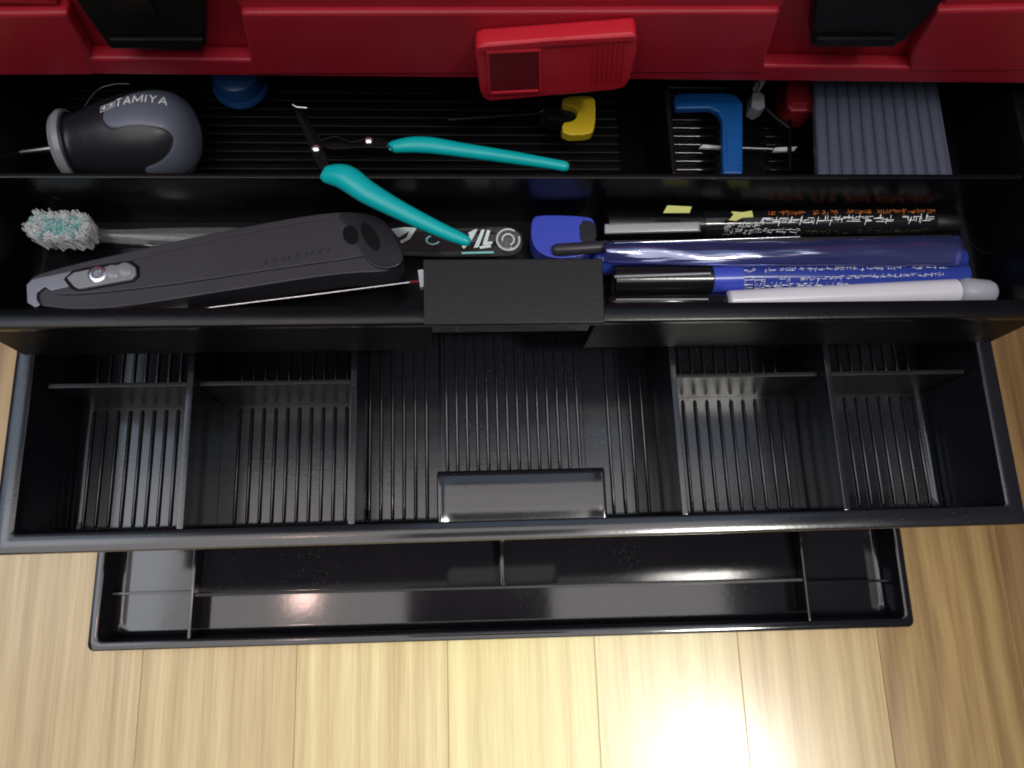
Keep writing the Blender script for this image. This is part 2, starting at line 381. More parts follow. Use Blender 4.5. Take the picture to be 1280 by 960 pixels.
for i in range(nx):
    for k in range(len(prof) - 1): F.append((i * len(prof) + k, i * len(prof) + k + 1, (i + 1) * len(prof) + k + 1, (i + 1) * len(prof) + k))
pd = raw('pull_plate', V, F, 'drawer', D, 50); so = pd.modifiers.new('thick', 'SOLIDIFY'); so.thickness = .0010; so.offset = 0
# outer front face with the finger recess under the dish
box('front_panel', -.178, xa, .0035, .0049, zf + .001, zb - .0047, 'drawer', D, .0005)
box('front_panel', xb, .178, .0035, .0049, zf + .001, zb - .0047, 'drawer', D, .0005)
# ================================================================ top drawer (full)
zm = .150; depm = .0335; zmf = zm - depm; ym0 = .0680
U = shell('drawer', -.190, .190, ym0, .275, rimrings(zm, depm, .0045, .0045, .0020, .0028, r=.0016, fil=.004, topr=.0008), 'drawer_dark', B)
U['label'] = 'upper drawer full of pens, a cutter and small tools'
box('long_divider', -.1808, .1808, .1210, .1230, zmf + .0001, zm - .0004, 'drawer_dark', U, .0006)
xd = P(843, 200, zm).x
box('short_divider', xd - .001, xd + .001, .1232, .268, zmf + .0001, zm - .0008, 'drawer_dark', U, .0006)
def hribs(x0, x1, y0, n, pit, parent, mat='drawer_dark'):
    me0 = box('floor_rib', x0, x1, y0, y0 + .0014, zmf + .0001, zmf + .0030, mat, parent, .0006, 3)
    for i in range(1, n):
        o = me0.copy(); C.objects.link(o); o.parent = parent; o.location = (0, i * pit, 0)
hp = .00375
hribs(-.176, xd - .012, .1265, 16, hp, U, 'front')  # left ribs in the darkest black, shade put into the colour
hribs(xd + .0035, xd + .036, .1265, 16, hp, U, 'drawer')  # glossier, lighter black stands for the light these ribs catch
hribs(.1, .176, .1265, 16, hp, U)
tx0, tx1 = P(530, 360, zm).x, P(752, 360, zm).x
# flat pull plate above the rim
prism('pull_plate', [(tx0, ym0 - .0012, zm + .0002), (tx1, ym0 - .0012, zm + .0002), (tx1, ym0 + .0205, zm + .0032), (tx0, ym0 + .0205, zm + .0032)],
      [(tx0, ym0 - .0012, zm + .0020), (tx1, ym0 - .0012, zm + .0020), (tx1, ym0 + .0205, zm + .0052), (tx0, ym0 + .0205, zm + .0052)], 'pull', U, .0006)
box('pull_wall', tx0 + .0006, tx1 - .0006, ym0 + .0175, ym0 + .0195, zmf + .0002, zm + .0030, 'drawer_dark', U, .0004)
box('front_panel', -.180, tx0 + .002, ym0 + .0008, ym0 + .0043, zmf + .001, zm - .0047, 'front', U, .0005)  # darker black stands for the shade below the rim
box('front_panel', tx1 - .002, .180, ym0 + .0008, ym0 + .0043, zmf + .001, zm - .0047, 'front', U, .0005)
# ================================================================ toolbox shell
yf = .1555
zlow = Q(640, 95, yf).z
zrid = Q(640, 17, yf).z
ztop = zlow + .115
HX = .212
for s in (-1, 1):
    x0, x1 = (s * HX, s * (HX - .006)) if s < 0 else (HX - .006, HX)
    box('side_wall', x0, x1, .160, .40, .0005, ztop, 'red', B, .001)
box('back_wall', -.2058, .2058, .394, .3998, .0005, ztop, 'red', B, .001)
box('shell_top', -.2058, .2058, .1625, .3938, ztop - .004, ztop - .0002, 'red', B, .001)
box('base_plate', -.2058, .2058, .20, .3938, .0005, .006, 'blackmatte', B, .001)
for s in (-1, 1):
    for z in (.067, .112):
        a, b = sorted((s * .2058, s * .1915)); box('drawer_runner', a, b, .163, .393, z, z + .003, 'blackmatte', B, .0005)
# recessed face behind latches, lower band, raised panels
zband = Q(220, 70, yf).z
box('recessed_face', -.2058, .2058, yf + .0045, yf + .0068, zlow + .001, ztop - .0045, 'red', B, .0006)
box('lower_band', -.2119, .2119, yf - .0013, yf + .0043, zlow, zband, 'red', B, .0013, 3)
def face(name, px, y0, y1, mat, parent, w=.0008, seg=2):
    fr = [Q(u, v, y0) for u, v in px]
    return prism(name, fr, [Vector((p.x, y1, p.z)) for p in fr], mat, parent, w, seg)
zr2 = zrid
def rpanel(pxl):   # pxl in px; extends up past frame as a ledge then sloped back panel
    return face('raised_panel', pxl, yf - .0016, yf + .0043, 'red', B, .0014, 3)
rpanel([(-60, 96), (118, 95), (112, 68), (84, 17), (-60, 19)])
rpanel([(314, 94.6), (954, 92.5), (960, 66), (976, 15), (300, 17), (312, 69)])
rpanel([(1136, 91.5), (1350, 89), (1350, 10), (1172, 14), (1140, 66)])
# stepped upper face above the ridge, a little behind
for a, b in (([-60, 16], [80, 14]), ([301, 14], [975, 12]), ([1174, 10], [1350, 8])):
    p0 = Q(a[0], a[1], yf + .001); p1 = Q(b[0], b[1], yf + .001)
    zz = zrid - .0005
    box('upper_panel', max(p0.x, -.2055), min(p1.x, .2055), yf + .0006, yf + .0043, zz + .0003, ztop - .006, 'red', B, .0008)
# latches
def latch(px, lip):
    l = face('latch', px, yf - .0045, yf + .0040, 'latch', B, .0010, 3)
    l2 = face('latch_lip', lip, yf - .0062, yf - .0048, 'latch', l, .0004, 2)
    return l
zt_ = -46
latch([(138, 62), (250, 64), (258, 56), (254, zt_), (70, zt_), (96, 4)], [(142, 60), (252, 61), (253, 50), (136, 50)])
latch([(1014, 58), (1118, 58), (1132, 50), (1186, -4), (1200, zt_), (1024, zt_)], [(1020, 59), (1118, 59), (1120, 49), (1021, 49)])
# round boss on the left latch
pb = Q(168, 8, yf - .0046); lathe('latch_boss', pb, pb + Vector((0, -.0012, 0)), [(0, .006), (.8, .006), (1, .0052)], 'latch', B, 24)
# clasp
yc = yf - .0085
cl = face('clasp', [(600, 116), (604, 124), (612, 128), (700, 120), (768, 114), (782, 110), (788, 100), (796, 66), (797, 50), (794, 43), (700, 50), (604, 57), (595, 61), (594, 70)], yc, yf - .0018, 'redclasp', B, .0014, 3)
face('clasp_lip', [(600, 66), (690, 59), (794, 51.5), (795, 45), (690, 51), (598, 59)], yc - .0009, yc - .0001, 'redclasp', cl, .0004, 2)
# recessed square window: its shade put into a darker red plate, four low bars around
M['redshade'] = plastic('shaded_red_inset', (.20, .004, .012), .5, .2, 900)
face('clasp_inset', [(611, 68), (672, 66), (673, 113), (614, 116)], yc - .0006, yc - .0001, 'redshade', cl, .0001, 1)
face('inset_frame', [(607, 65), (676, 62), (677, 66), (608, 69)], yc - .0010, yc - .0001, 'redclasp', cl, .0003, 1)
face('inset_frame', [(673, 66), (677, 66), (678, 115), (674, 115)], yc - .0010, yc - .0001, 'redclasp', cl, .0003, 1)
face('inset_frame', [(608, 69), (611.5, 69), (614, 119), (610, 119)], yc - .0010, yc - .0001, 'redclasp', cl, .0003, 1)
face('inset_frame', [(614, 116), (673.5, 113), (674, 116), (614, 119.5)], yc - .0010, yc - .0001, 'redclasp', cl, .0003, 1)
for k in range(7):
    u = 742 + k * 6.3
    face('grip_rib', [(u, 58 - k * .4), (u + 2.4, 58 - k * .4), (u + .6 - k * .25, 106 - k * .6), (u - 1.8 - k * .25, 106 - k * .6)], yc - .0005, yc - .0001, 'redclasp', cl, .0002, 1)
# black hood under the shell hiding the runners
box('hood', -.2055, .2055, yf + .0075, yf + .0095, zlow - .004, zlow + .02, 'blackmatte', B, .0005)
# ================================================================ pens and markers
zfl = zmf + .0022   # on the drawer floor
def capsule(L, r, e=.0015, r2=None):
    r2 = r2 or r; k = e / L
    return [(0, r * .55), (k * .4, r * .85), (k, r), (1 - k, r2), (1 - k * .4, r2 * .85), (1, r2 * .55)]
def seg(name, u0, v0, u1, v1, zc, r0, r1, mat, parent, e=.0012, n=28):
    a, b = P(u0, v0, zc), P(u1, v1, zc); L = (b - a).length
    return lathe(name, a, b, capsule(L, r0, e, r1), mat, parent, n)
def strokes(name, u0, v0, u1, v1, zsurf, n, h, mat, parent, pen_axis=None, slant=.35, gap=1.0, dense=4, cell=None):
    "unreadable print: rows of tiny glyph-like strokes laid on a barrel of centre line (c0,c1) and radius r"
    c0, c1, r = pen_axis; c0 = Vector(c0); c1 = Vector(c1); ax = (c1 - c0).normalized(); side = ax.cross(Vector((0, 0, 1))).normalized() * -1
    V = []; F = []
    def on(u, v):
        p = P(u, v, zsurf); s = (p - c0).dot(ax); t = (p - c0).dot(side); t = max(-r * .985, min(r * .985, t))
        return s, t
    def put(s, t):
        t = max(-r * .99, min(r * .99, t)); z = math.sqrt(max(0, (r + .00006) ** 2 - t * t)); return c0 + ax * s + side * t + Vector((0, 0, z))
    s0, t0 = on(u0, v0); s1, t1 = on(u1, v1)
    cw = (s1 - s0) / n
    R = random.Random(int(u0 * 7 + v0))
    for i in range(n):
        if R.random() < .07: continue
        sc = s0 + cw * (i + .5); tc = t0 + (t1 - t0) * (i + .5) / n
        for k in range(dense):
            a = R.uniform(-.42, .42) * cw; b = R.uniform(-.42, .42) * h
            horiz = R.random() < .5
            da, db = ((cw * R.uniform(.25, .42)), 0) if horiz else (0, h * R.uniform(.25, .46))
            w = h * .05
            a1, b1, a2, b2 = a - da + slant * (b - db), b - db, a + da + slant * (b + db), b + db
            dx, dy = a2 - a1, b2 - b1; l = math.hypot(dx, dy) or 1; nx, ny = -dy / l * w, dx / l * w
            q = [(a1 + nx, b1 + ny), (a1 - nx, b1 - ny), (a2 - nx, b2 - ny), (a2 + nx, b2 + ny)]
            o = len(V); V += [put(sc + x, tc + y) for x, y in q]; F.append((o, o + 1, o + 2, o + 3))
    return raw(name, V, F, mat, parent)
mm = .001
# a) black marker with silver clip, orange and white print
z1 = zfl + .0062
K = thing('black_marker', 'black marker with grey clip cap and orange lettering, rearmost in the pen row', 'marker', group='pens and markers in the front compartment')
seg('barrel', 872, 281, 1166, 277, z1, .0053, .0052, 'blackgloss', K)
seg('barrel_end', 1162, 277.5, 1200, 279, z1, .0034, .0030, 'blackmatte', K)
seg('cap', 754, 282, 880, 281, z1, .0060, .0056, 'drawer_dark', K)
cpa, cpb = P(755, 294, z1 + .003), P(876, 291, z1 + .003)
prism('clip', [cpa + Vector((0, 0, .0002)), cpb + Vector((0, 0, .0002)), cpb + Vector((.0006, .0034, .0012)), cpa + Vector((0, .0034, .0012))],
      [cpa + Vector((0, 0, .0016)), cpb + Vector((-.001, 0, .0016)), cpb + Vector((-.001, .0034, .0026)), cpa + Vector((0, .0034, .0026))], 'silver', K, .0005)
ax1 = (P(872, 281, z1), P(1166, 277, z1), .0053)
zs = z1 + .0045
strokes('orange_print', 958, 268.5, 1164, 266.5, zs - .0015, 19, .0021, 'orange_print', K, ax1, dense=6)
strokes('white_print', 945, 277, 1166, 273.5, zs, 17, .0024, 'white_print', K, ax1, dense=6)
strokes('white_print', 906, 282, 950, 281, zs, 9, .0015, 'white_print', K, ax1, dense=4)
strokes('white_print', 906, 288, 1000, 287, zs - .0008, 16, .0013, 'white_print', K, ax1, dense=4)
strokes('green_print', 1004, 289, 1160, 287, zs - .001, 16, .0015, 'green_print', K, ax1, dense=4)
tag(flat('price_sticker', [(829, 266), (834, 256.5), (865, 258), (862, 266)], .1375, .1379, 'yellowpaper', None, .0001, 1), 'small pale yellow paper tag above the grey cap of the black marker', 'tag', 'yellow tags')
bpy.data.objects['price_sticker'].location.z = 0
tag(flat('price_sticker', [(911, 275), (917, 268), (914, 264), (928, 265), (940, 263), (942, 271), (928, 272), (920, 276)], .1345, .1349, 'yellowpaper', None, .0001, 1), 'torn yellow and white tag on the barrel of the black marker', 'tag', 'yellow tags')
# b) thin grey pen
z2 = zfl + .0078
K = thing('grey_pen', 'thin dark grey pen with rounded tip running from the blue scoop', 'pen', group='pens and markers in the front compartment')
seg('cap', 690, 313, 764, 308, z2 + .003, .0024, .0023, 'charcoal', K, .002)
seg('barrel', 762, 308, 1190, 302, z2 + .003, .0022, .0026, 'charcoal', K, .001)
a, b = P(768, 304, z2 + .0055), P(1000, 296, z2 + .0055)
tube('clip', [a, a.lerp(b, .5), b], .0005, 'steel', K, 8)
# c) blue scoop cap
K = thing('blue_spatula', 'cobalt blue plastic scoop with rounded end right of the toothbrush handle', 'scoop')
zz = zfl + .010
sc = smoothpoly([(664, 275), (672, 268), (735, 270), (744, 276), (745, 305), (738, 318), (700, 324), (676, 318), (664, 303)], 2)
bl = flat('scoop_blade', sc, zfl + .001, zz, 'capblue', K, .0022, 4)
seg('scoop_handle', 740, 327, 1205, 325, zfl + .0045, .0052, .0050, 'penblue', K, .002)
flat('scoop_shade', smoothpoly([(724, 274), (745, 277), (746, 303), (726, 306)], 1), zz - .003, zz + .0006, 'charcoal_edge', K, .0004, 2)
# d) blue film sleeve over it
V = []; F = []; nx, ny = 60, 12
for i in range(nx + 1):
    for j in range(ny + 1):
        s = i / nx; t = j / ny
        u = 756 + (1204 - 756) * s; v0 = 300 - 8 * s; v1 = 331 - 1 * s
        if s < .35: v1 = 331 - 6 * (1 - s / .35)
        p = P(u, v0 + (v1 - v0) * t, .1335)
        zc = .1315 + .0026 * math.sin(math.pi * min(1, max(0, t))) + .0003 * math.sin(9 * s + 5 * t) + .00012 * math.sin(31 * s - 8 * t)
        V.append((p.x, p.y, zc))
for i in range(nx):
    for j in range(ny):
        a = i * (ny + 1) + j; F.append((a, a + 1, a + ny + 2, a + ny + 1))
sl = raw('film_sleeve', V, F, 'film', None, 80)
so = sl.modifiers.new('thick', 'SOLIDIFY'); so.thickness = .00015
tag(sl, 'crinkled clear blue plastic sleeve lying over the middle of the pen row', 'plastic sleeve')
# e) blue marker with black cap
z3 = zfl + .0056
K = thing('blue_marker', 'blue marker with long black cap and white lettering, in front of the blue sleeve', 'marker', group='pens and markers in the front compartment')
seg('barrel', 920, 347, 1208, 345, z3 + .002, .0050, .0048, 'penblue', K)
seg('collar', 886, 349, 926, 348, z3 + .002, .0053, .0053, 'capblue', K, .0006)
seg('cap', 764, 350, 890, 349, z3 + .002, .0056, .0055, 'blackgloss', K, .0010)
a, b = P(768, 346, z3 + .0085), P(888, 342, z3 + .0085)
tube('cap_ridge', [a, b], .0006, 'silver', K, 8)
ax3 = (P(920, 347, z3 + .002), P(1208, 345, z3 + .002), .0050)
zs3 = z3 + .002 + .0045
strokes('white_print', 928, 340, 1180, 335, zs3 - .001, 30, .0015, 'white_print', K, ax3, dense=4)
strokes('white_print', 930, 350.5, 1180, 343, zs3, 34, .0012, 'white_print', K, ax3, dense=4)
strokes('white_print', 928, 357, 1060, 355, zs3 - .001, 18, .0015, 'white_print', K, ax3, dense=5)
# f) white marker
K = thing('white_marker', 'white marker with light grey cap, nearest the drawer front', 'marker', group='pens and markers in the front compartment')
z4 = zfl + .009
seg('barrel', 908, 376, 1196, 365, z4, .0038, .0050, 'white', K, .001)
seg('cap', 1194, 364.5, 1243, 366, z4, .0054, .0048, 'lgrey', K, .003)
seg('grip', 758, 378, 912, 376, z4 - .001, .0026, .0028, 'blackgloss', K, .001)
a, b = P(770, 374.5, z4 + .002), P(885, 374, z4 + .002)
tube('grip_stripe', [a, b], .0004, 'silver', K, 8)
# ================================================================ toothbrush
K = thing('toothbrush', 'toothbrush with worn mint and white bristles and a clear printed handle', 'toothbrush')
zt = zfl + .006
cy0 = P(85, 291, zt); 
ctr = spline([(100, 292, .0040, .0028), (122, 294, .0026, .0026), (150, 296, .0024, .0028), (200, 297, .0036, .003), (280, 299, .0046, .003), (400, 302, .0050, .003), (480, 302, .0052, .0032), (560, 303, .0056, .0034), (620, 302, .0058, .0034), (640, 302, .0054, .003), (652, 302, .0030, .002)], 6)
V = []; F = []; n = 18
pts = [P(c[0], c[1], zt) for c in ctr]
for i, c in enumerate(ctr):
    t = (pts[min(i + 1, len(pts) - 1)] - pts[max(0, i - 1)]).normalized(); s = t.cross(Vector((0, 0, 1))).normalized()
    for k in range(n):
        a = 2 * math.pi * k / n; ca, sa = math.cos(a), math.sin(a)
        ca = math.copysign(abs(ca) ** .8, ca); V.append(pts[i] + s * c[2] * ca + Vector((0, 0, 1)) * c[3] * sa)
for i in range(len(ctr) - 1):
    for k in range(n): F.append((i * n + k, i * n + (k + 1) % n, (i + 1) * n + (k + 1) % n, (i + 1) * n + k))
F.append(tuple(range(n))[::-1]); F.append(tuple(range((len(ctr) - 1) * n, len(ctr) * n)))
raw('handle', V, F, 'clear', K, 60)
hd = flat('head', smoothpoly([(48, 285), (60, 279), (110, 278), (124, 287), (124, 298), (108, 306), (62, 303), (48, 296)], 2), zt - .0025, zt + .001, 'clear', K, .0006)
# print on the clear handle
def decal(name, polys, z, mat, parent, th=.00012):
    V = []; F = []
    for q in polys:
        o = len(V); m = len(q); top = [P(u, v, z) for u, v in q]
        V += top + [p - Vector((0, 0, th)) for p in top]
        F.append(tuple(range(o, o + m))); F.append(tuple(range(o + m, o + 2 * m))[::-1])
        for k in range(m): F.append((o + k, o + (k + 1) % m, o + m + (k + 1) % m, o + m + k))
    return raw(name, V, F, mat, parent, 30)
zp = zt + .0036
box_ = decal('dark_print', [smoothpoly([(486, 290), (615, 288), (624, 296), (622, 312), (500, 314), (486, 308)], 1)], zt + .00335, 'blackgloss', K, .00006)
decal('light_print', [[(489, 286), (505, 284), (519, 284.5), (498, 297)], [(513, 286), (521, 285), (512, 299), (502, 304), (500, 301), (508, 297)],
                      [(577, 308), (583, 300), (592, 287), (597, 287), (588, 303), (580, 311)], [(592, 310), (602, 287), (606, 287), (598, 309)],
                      [(603, 306), (609, 287), (613, 288), (609, 302), (616, 302), (614, 306)], [(599, 308), (613, 305), (614, 309), (600, 311)], [(585, 291), (596, 286), (596, 289), (587, 294)]], zp, 'white_bright', K)
ring = []
c0 = (541, 300)
for a in range(20, 250, 23):
    a0, a1 = math.radians(a), math.radians(a + 24)
    ring.append([(c0[0] + 9 * math.cos(a0), c0[1] + 6 * math.sin(a0)), (c0[0] + 9 * math.cos(a1), c0[1] + 6 * math.sin(a1)), (c0[0] + 7 * math.cos(a1), c0[1] + 4.5 * math.sin(a1)), (c0[0] + 7 * math.cos(a0), c0[1] + 4.5 * math.sin(a0))])
decal('ring_print', ring, zp, 'teal_print', K)
decal('line_print', [[(577, 315), (617, 314), (617, 316.5), (577, 317.5)]], zt + .0030, 'teal_print', K)
c = P(635, 301, zt + .0030)
lathe('end_boss', c, c + Vector((0, 0, .0012)), [(0, .0046), (.6, .0046), (1, .0038), (1, .0030), (.4, .0026), (.4, .0001)], 'clear', K, 28)
ring = [c + Vector((.0042 * math.cos(a_ * math.pi / 10), .0042 * math.sin(a_ * math.pi / 10), .0010)) for a_ in range(3, 22)]
tube('end_glint', ring, .0004, 'bright', K, 8)  # pale rings stand for the sparkle on the clear end
tube('hole_glint', [c + Vector((.0022 * math.cos(a_ * math.pi / 10), .0022 * math.sin(a_ * math.pi / 10), .0011)) for a_ in range(-4, 12)], .0004, 'bright', K, 8)
# bristles
V = []; F = []; mi = []
for i in range(13):
    for j in range(6):
        u = 50 + i * 5.6; v = 276 + j * 5.2 + (2 if i % 2 else 0)
        if (i in (0, 12)) and j in (0, 5): continue
        base = P(u + 4, v + 6, zt + .001); mint = 1 if (1 < j < 5 and 2 < i < 11 and (i + j) % 3 != 0) or j == 1 and i % 2 else 0
        lean = Vector((random.gauss(-.0004, .0008), random.gauss(.0002, .0007), 0))
        for q in range(34):
            o = base + Vector((random.gauss(0, .00032), random.gauss(0, .00032), 0))
            tip = o + lean + Vector((random.gauss(-.0003, .0007), random.gauss(.0001, .0006), .0085 + random.uniform(-.0012, .0012)))
            w = .00021; a = random.uniform(0, 6.28); k = len(V)
            for m_ in range(3):
                an = a + m_ * 2.094; V.append(o + Vector((w * math.cos(an), w * math.sin(an), 0)))
            for m_ in range(3):
                an = a + m_ * 2.094; V.append(tip + Vector((w * .8 * math.cos(an), w * .8 * math.sin(an), 0)))
            F += [(k, k + 1, k + 4, k + 3), (k + 1, k + 2, k + 5, k + 4), (k + 2, k, k + 3, k + 5), (k + 3, k + 4, k + 5)]; mi += [mint] * 4
br = raw('bristles', V, F, 'bristle_w', K, 60); br.data.materials.append(M['bristle_m'])
for p_, m_ in zip(br.data.polygons, mi): p_.material_index = m_
br['kind'] = 'stuff'
# ================================================================ cutter knife
K = thing('cutter_knife', 'large charcoal cutter knife with silver slider lying across the toothbrush', 'knife')
zc0, zc1 = .1290, .1415
outline = [(60, 384), (34, 378), (33, 352), (50, 340), (170, 312), (300, 284), (395, 267), (440, 264), (468, 268), (484, 278), (498, 302), (506, 322), (500, 334), (480, 340), (430, 341), (330, 356), (180, 380), (110, 388)]
flat('body_rim', smoothpoly(outline, 2), zc0, zc1, 'charcoal', K, .0026, 4)
inner = [(72, 371), (60, 360), (66, 350), (176, 322), (300, 293), (395, 275), (440, 272), (462, 277), (474, 290), (480, 306), (478, 316), (430, 324), (330, 338), (200, 358)]
flat('body_face', smoothpoly(inner, 2), zc1 - .001, zc1 + .0009, 'charcoal', K, .0007, 3)
zk = zc1 + .0012
flat('blade_channel', [(34, 378), (33, 356), (40, 349), (92, 338), (110, 338), (108, 353), (64, 363), (56, 358), (46, 366), (46, 374), (50, 381), (44, 384)], zk - .0008, zk, 'steelmatte', K, .0002)
flat('slider_slot', [(79, 349), (90, 338), (112, 333), (152, 327), (165, 326), (174, 333), (174, 345), (166, 352), (98, 364), (88, 361)], zc1 + .0004, zk + .0001, 'front', K, .0003)
sl_ = flat('slider', [(83, 347), (92, 340), (112, 336), (150, 330), (162, 329), (169, 334), (170, 343), (164, 349), (98, 361), (92, 358)], zk, zk + .0016, 'silver', K, .0005, 3)
c = P(122, 343, zk + .0016)
lathe('slider_screw', c, c + Vector((0, 0, .0010)), [(0, .0030), (.5, .0030), (.8, .0024), (.8, .0016), (.5, .0013), (.5, .0001)], 'steel', K, 24)
for u, v in ((140, 341), (156, 338)):
    c = P(u, v, zk + .0012); lathe('thumb_scallop', c, c + Vector((0, 0, .0011)), [(0, .0028), (.5, .0026), (1, .0016)], 'silver', K, 20)
flat('end_cap', smoothpoly([(420, 267), (440, 264), (468, 268), (484, 278), (498, 302), (505, 321), (500, 332), (480, 337), (462, 330), (448, 310), (436, 288)], 2), zc1 - .002, zc1 + .0014, 'charcoal_edge', K, .0012, 3)
flat('end_recess', smoothpoly([(430, 283), (442, 281), (448, 292), (446, 304), (434, 304), (428, 294)], 2), zc1 + .0012, zc1 + .0018, 'front', K, .0001, 1)
flat('end_button', smoothpoly([(450, 280), (458, 277), (470, 290), (476, 306), (470, 314), (460, 306), (452, 294)], 2), zc1 + .0012, zc1 + .0022, 'front', K, .0003, 2)
for k in range(9):
    u, v = 330 + k * 9.5 + (k % 3) * 1.3, 327 - k * 1.9
    flat('embossed_mark', [(u, v + 3), (u + 3, v - 2.6), (u + 5, v - 2.4), (u + 2, v + 3.2)], zc1 + .0007, zc1 + .00105, 'blackmatte', K, 0)
# ================================================================ thin rod with white tip, clear case
K = thing('thin_rod', 'long thin metal rod with white and red end, between the cutter and drawer front', 'rod')
zr_ = .1370
a, b = P(62, 396, .1385), P(512, 353, zr_)
tube('shaft', [a, P(235, 388, .138), P(380, 370, .137), b], .00055, 'steel', K, 10)
tube('red_tip', [P(512, 353, zr_), P(523, 351.5, zr_)], .0006, 'pinkred', K, 8)
flat('white_end', [(522, 337), (531, 336), (533, 358), (525, 359)], zr_ - .002, zr_ + .001, 'white', K, .0004)
K = flat('clear_case', [(146, 392), (149, 384), (158, 382), (228, 373), (236, 374), (233, 390), (150, 396)], zfl + .010, zfl + .0165, 'clear', None, .0006)
tag(K, 'small clear plastic case against the drawer front below the cutter', 'case')
# ================================================================ stubby screwdriver
K = thing('stubby_screwdriver', 'stubby screwdriver with round grey and black grip at the left of the rear compartment', 'screwdriver')
zh = zfl + .0150
A = P(80, 184, zh - .001); Bp = P(252, 164, zh)
ax = (Bp - A); Lh = ax.length; ax.normalize(); side = ax.cross(Vector((0, 0, 1))).normalized(); upv = side.cross(ax).normalized()
prof = spline([(0, .0105), (.035, .0120), (.085, .0119), (.12, .0108), (.25, .0128), (.40, .0148), (.58, .0162), (.74, .0160), (.88, .0133), (.96, .0085), (1.0, .0020)], 10)
nA = 160; V = []; F = []; mask = []
# grey C band (px outline)
Cband = smoothpoly([(131, 154), (128, 146), (133, 132), (160, 118), (188, 112), (215, 114), (240, 130), (252, 160), (254, 190), (244, 210), (215, 225), (190, 222), (178, 210), (200, 203), (215, 188), (219, 172), (208, 161), (182, 156), (160, 156), (140, 161)], 3)
def sdpoly(p, poly):
    d = 1e9; ins = False; n_ = len(poly)
    for i in range(n_):
        a, b = poly[i], poly[(i + 1) % n_]
        ex, ey = b[0] - a[0], b[1] - a[1]; wx, wy = p[0] - a[0], p[1] - a[1]
        t = max(0, min(1, (wx * ex + wy * ey) / (ex * ex + ey * ey + 1e-12))); dx, dy = wx - ex * t, wy - ey * t
        d = min(d, dx * dx + dy * dy)
        if (a[1] > p[1]) != (b[1] > p[1]) and p[0] < (b[0] - a[0]) * (p[1] - a[1]) / (b[1] - a[1]) + a[0]: ins = not ins
    return math.sqrt(d) * (1 if ins else -1)
bandw = [(P(u, v, zh + .009)) for u, v in Cband]; bandl = [((p - A).dot(ax), (p - A).dot(side)) for p in bandw]
pf = []
for i in range(len(prof) - 1):
    for k in range(2):
        t = k / 2; pf.append((prof[i][0] * (1 - t) + prof[i + 1][0] * t, prof[i][1] * (1 - t) + prof[i + 1][1] * t))
pf.append(prof[-1])
for t, r in pf:
    for k in range(nA):
        a = 2 * math.pi * k / nA; s_ = r * math.cos(a); uu = r * math.sin(a)
        w_ = A + ax * Lh * t + side * s_ + upv * uu; q_ = RM.transposed() @ (w_ - Vector(CAM)); px_ = (640 + 985 * q_.x / -q_.z, 480 - 985 * q_.y / -q_.z)
        sd = sdpoly(px_, Cband) * .00028 if (uu > -.35 * r or t > .9) else (.001 if t > .62 else -.001)
        mv = max(0, min(1, sd / .0005 + .5)); mask.append(max(0, min(1, .5 + sd / .002)))
        rr = r + .0003 * mv
        V.append(A + ax * Lh * t + side * (rr * math.cos(a)) + upv * (rr * math.sin(a)))
m_ = len(pf)
for i in range(m_ - 1):
    for k in range(nA): F.append((i * nA + k, i * nA + (k + 1) % nA, (i + 1) * nA + (k + 1) % nA, (i + 1) * nA + k))
F.append(tuple(range(nA))[::-1]); F.append(tuple(range((m_ - 1) * nA, m_ * nA)))
gm = plastic('grey_and_black_grip', (.02, .02, .026), .35, .12, 900)
n_ = gm.node_tree; b_ = n_.nodes['Principled BSDF']
at = n_.nodes.new('ShaderNodeAttribute'); at.attribute_name = 'overmould'
rp = n_.nodes.new('ShaderNodeMapRange'); rp.inputs['From Min'].default_value = .46; rp.inputs['From Max'].default_value = .54; n_.links.new(at.outputs['Fac'], rp.inputs['Value'])
mx = n_.nodes.new('ShaderNodeMix'); mx.data_type = 'RGBA'; mx.inputs[6].default_value = (.016, .016, .021, 1); mx.inputs[7].default_value = (.13, .15, .20, 1)
n_.links.new(rp.outputs[0], mx.inputs[0]); n_.links.new(mx.outputs[2], b_.inputs['Base Color'])
g = raw('grip', V, F, gm, K, 60)
atr = g.data.attributes.new('overmould', 'FLOAT', 'POINT')
for i, v in enumerate(mask): atr.data[i].value = v
# light collar ring at the shaft end
lathe('collar', A - ax * .0006, A + ax * .0042, [(0, .0090), (.1, .0118), (.5, .0131), (.9, .0129), (1, .0112)], 'silver', K, 48)
tube('shaft', [A - ax * .0005, A - ax * .016], [.0013, .0009], 'steelmatte', K, 12)
# printed name on the grip, laid on its surface
def radius_at(t):
    for (a, ra), (b, rb) in zip(pf[:-1], pf[1:]):
        if a <= t <= b: return ra + (rb - ra) * (t - a) / max(1e-9, b - a)
    return pf[-1][1]
def onto_grip(bu0, bv0, bu1, bv1, bend, me, name):
    xs = [v.co.x for v in me.vertices]; x0, x1 = min(xs), max(xs); 
    for v in me.vertices:
        f = (v.co.x - x0) / (x1 - x0)
        u = bu0 + (bu1 - bu0) * f; w = bv0 + (bv1 - bv0) * f - bend * math.sin(math.pi * f)
        ang = math.atan2(-( (bv1 - bv0) - bend * math.pi * math.cos(math.pi * f)), (bu1 - bu0)) * .9
        pu = u + math.sin(-ang) * v.co.y * 0; pv = w - v.co.y
        p = P(pu, pv, zh + .0105); t = (p - A).dot(ax) / Lh; s_ = (p - A).dot(side); r = radius_at(t) + .0003
        hh = math.sqrt(max(1e-8, r * r - s_ * s_)) + .00010 + (.00006 if v.co.z > 0 else -.00008)
        q = A + ax * Lh * t + side * s_ + upv * hh; v.co = q
    return link(name, me, 'white_print', K, 30, False)
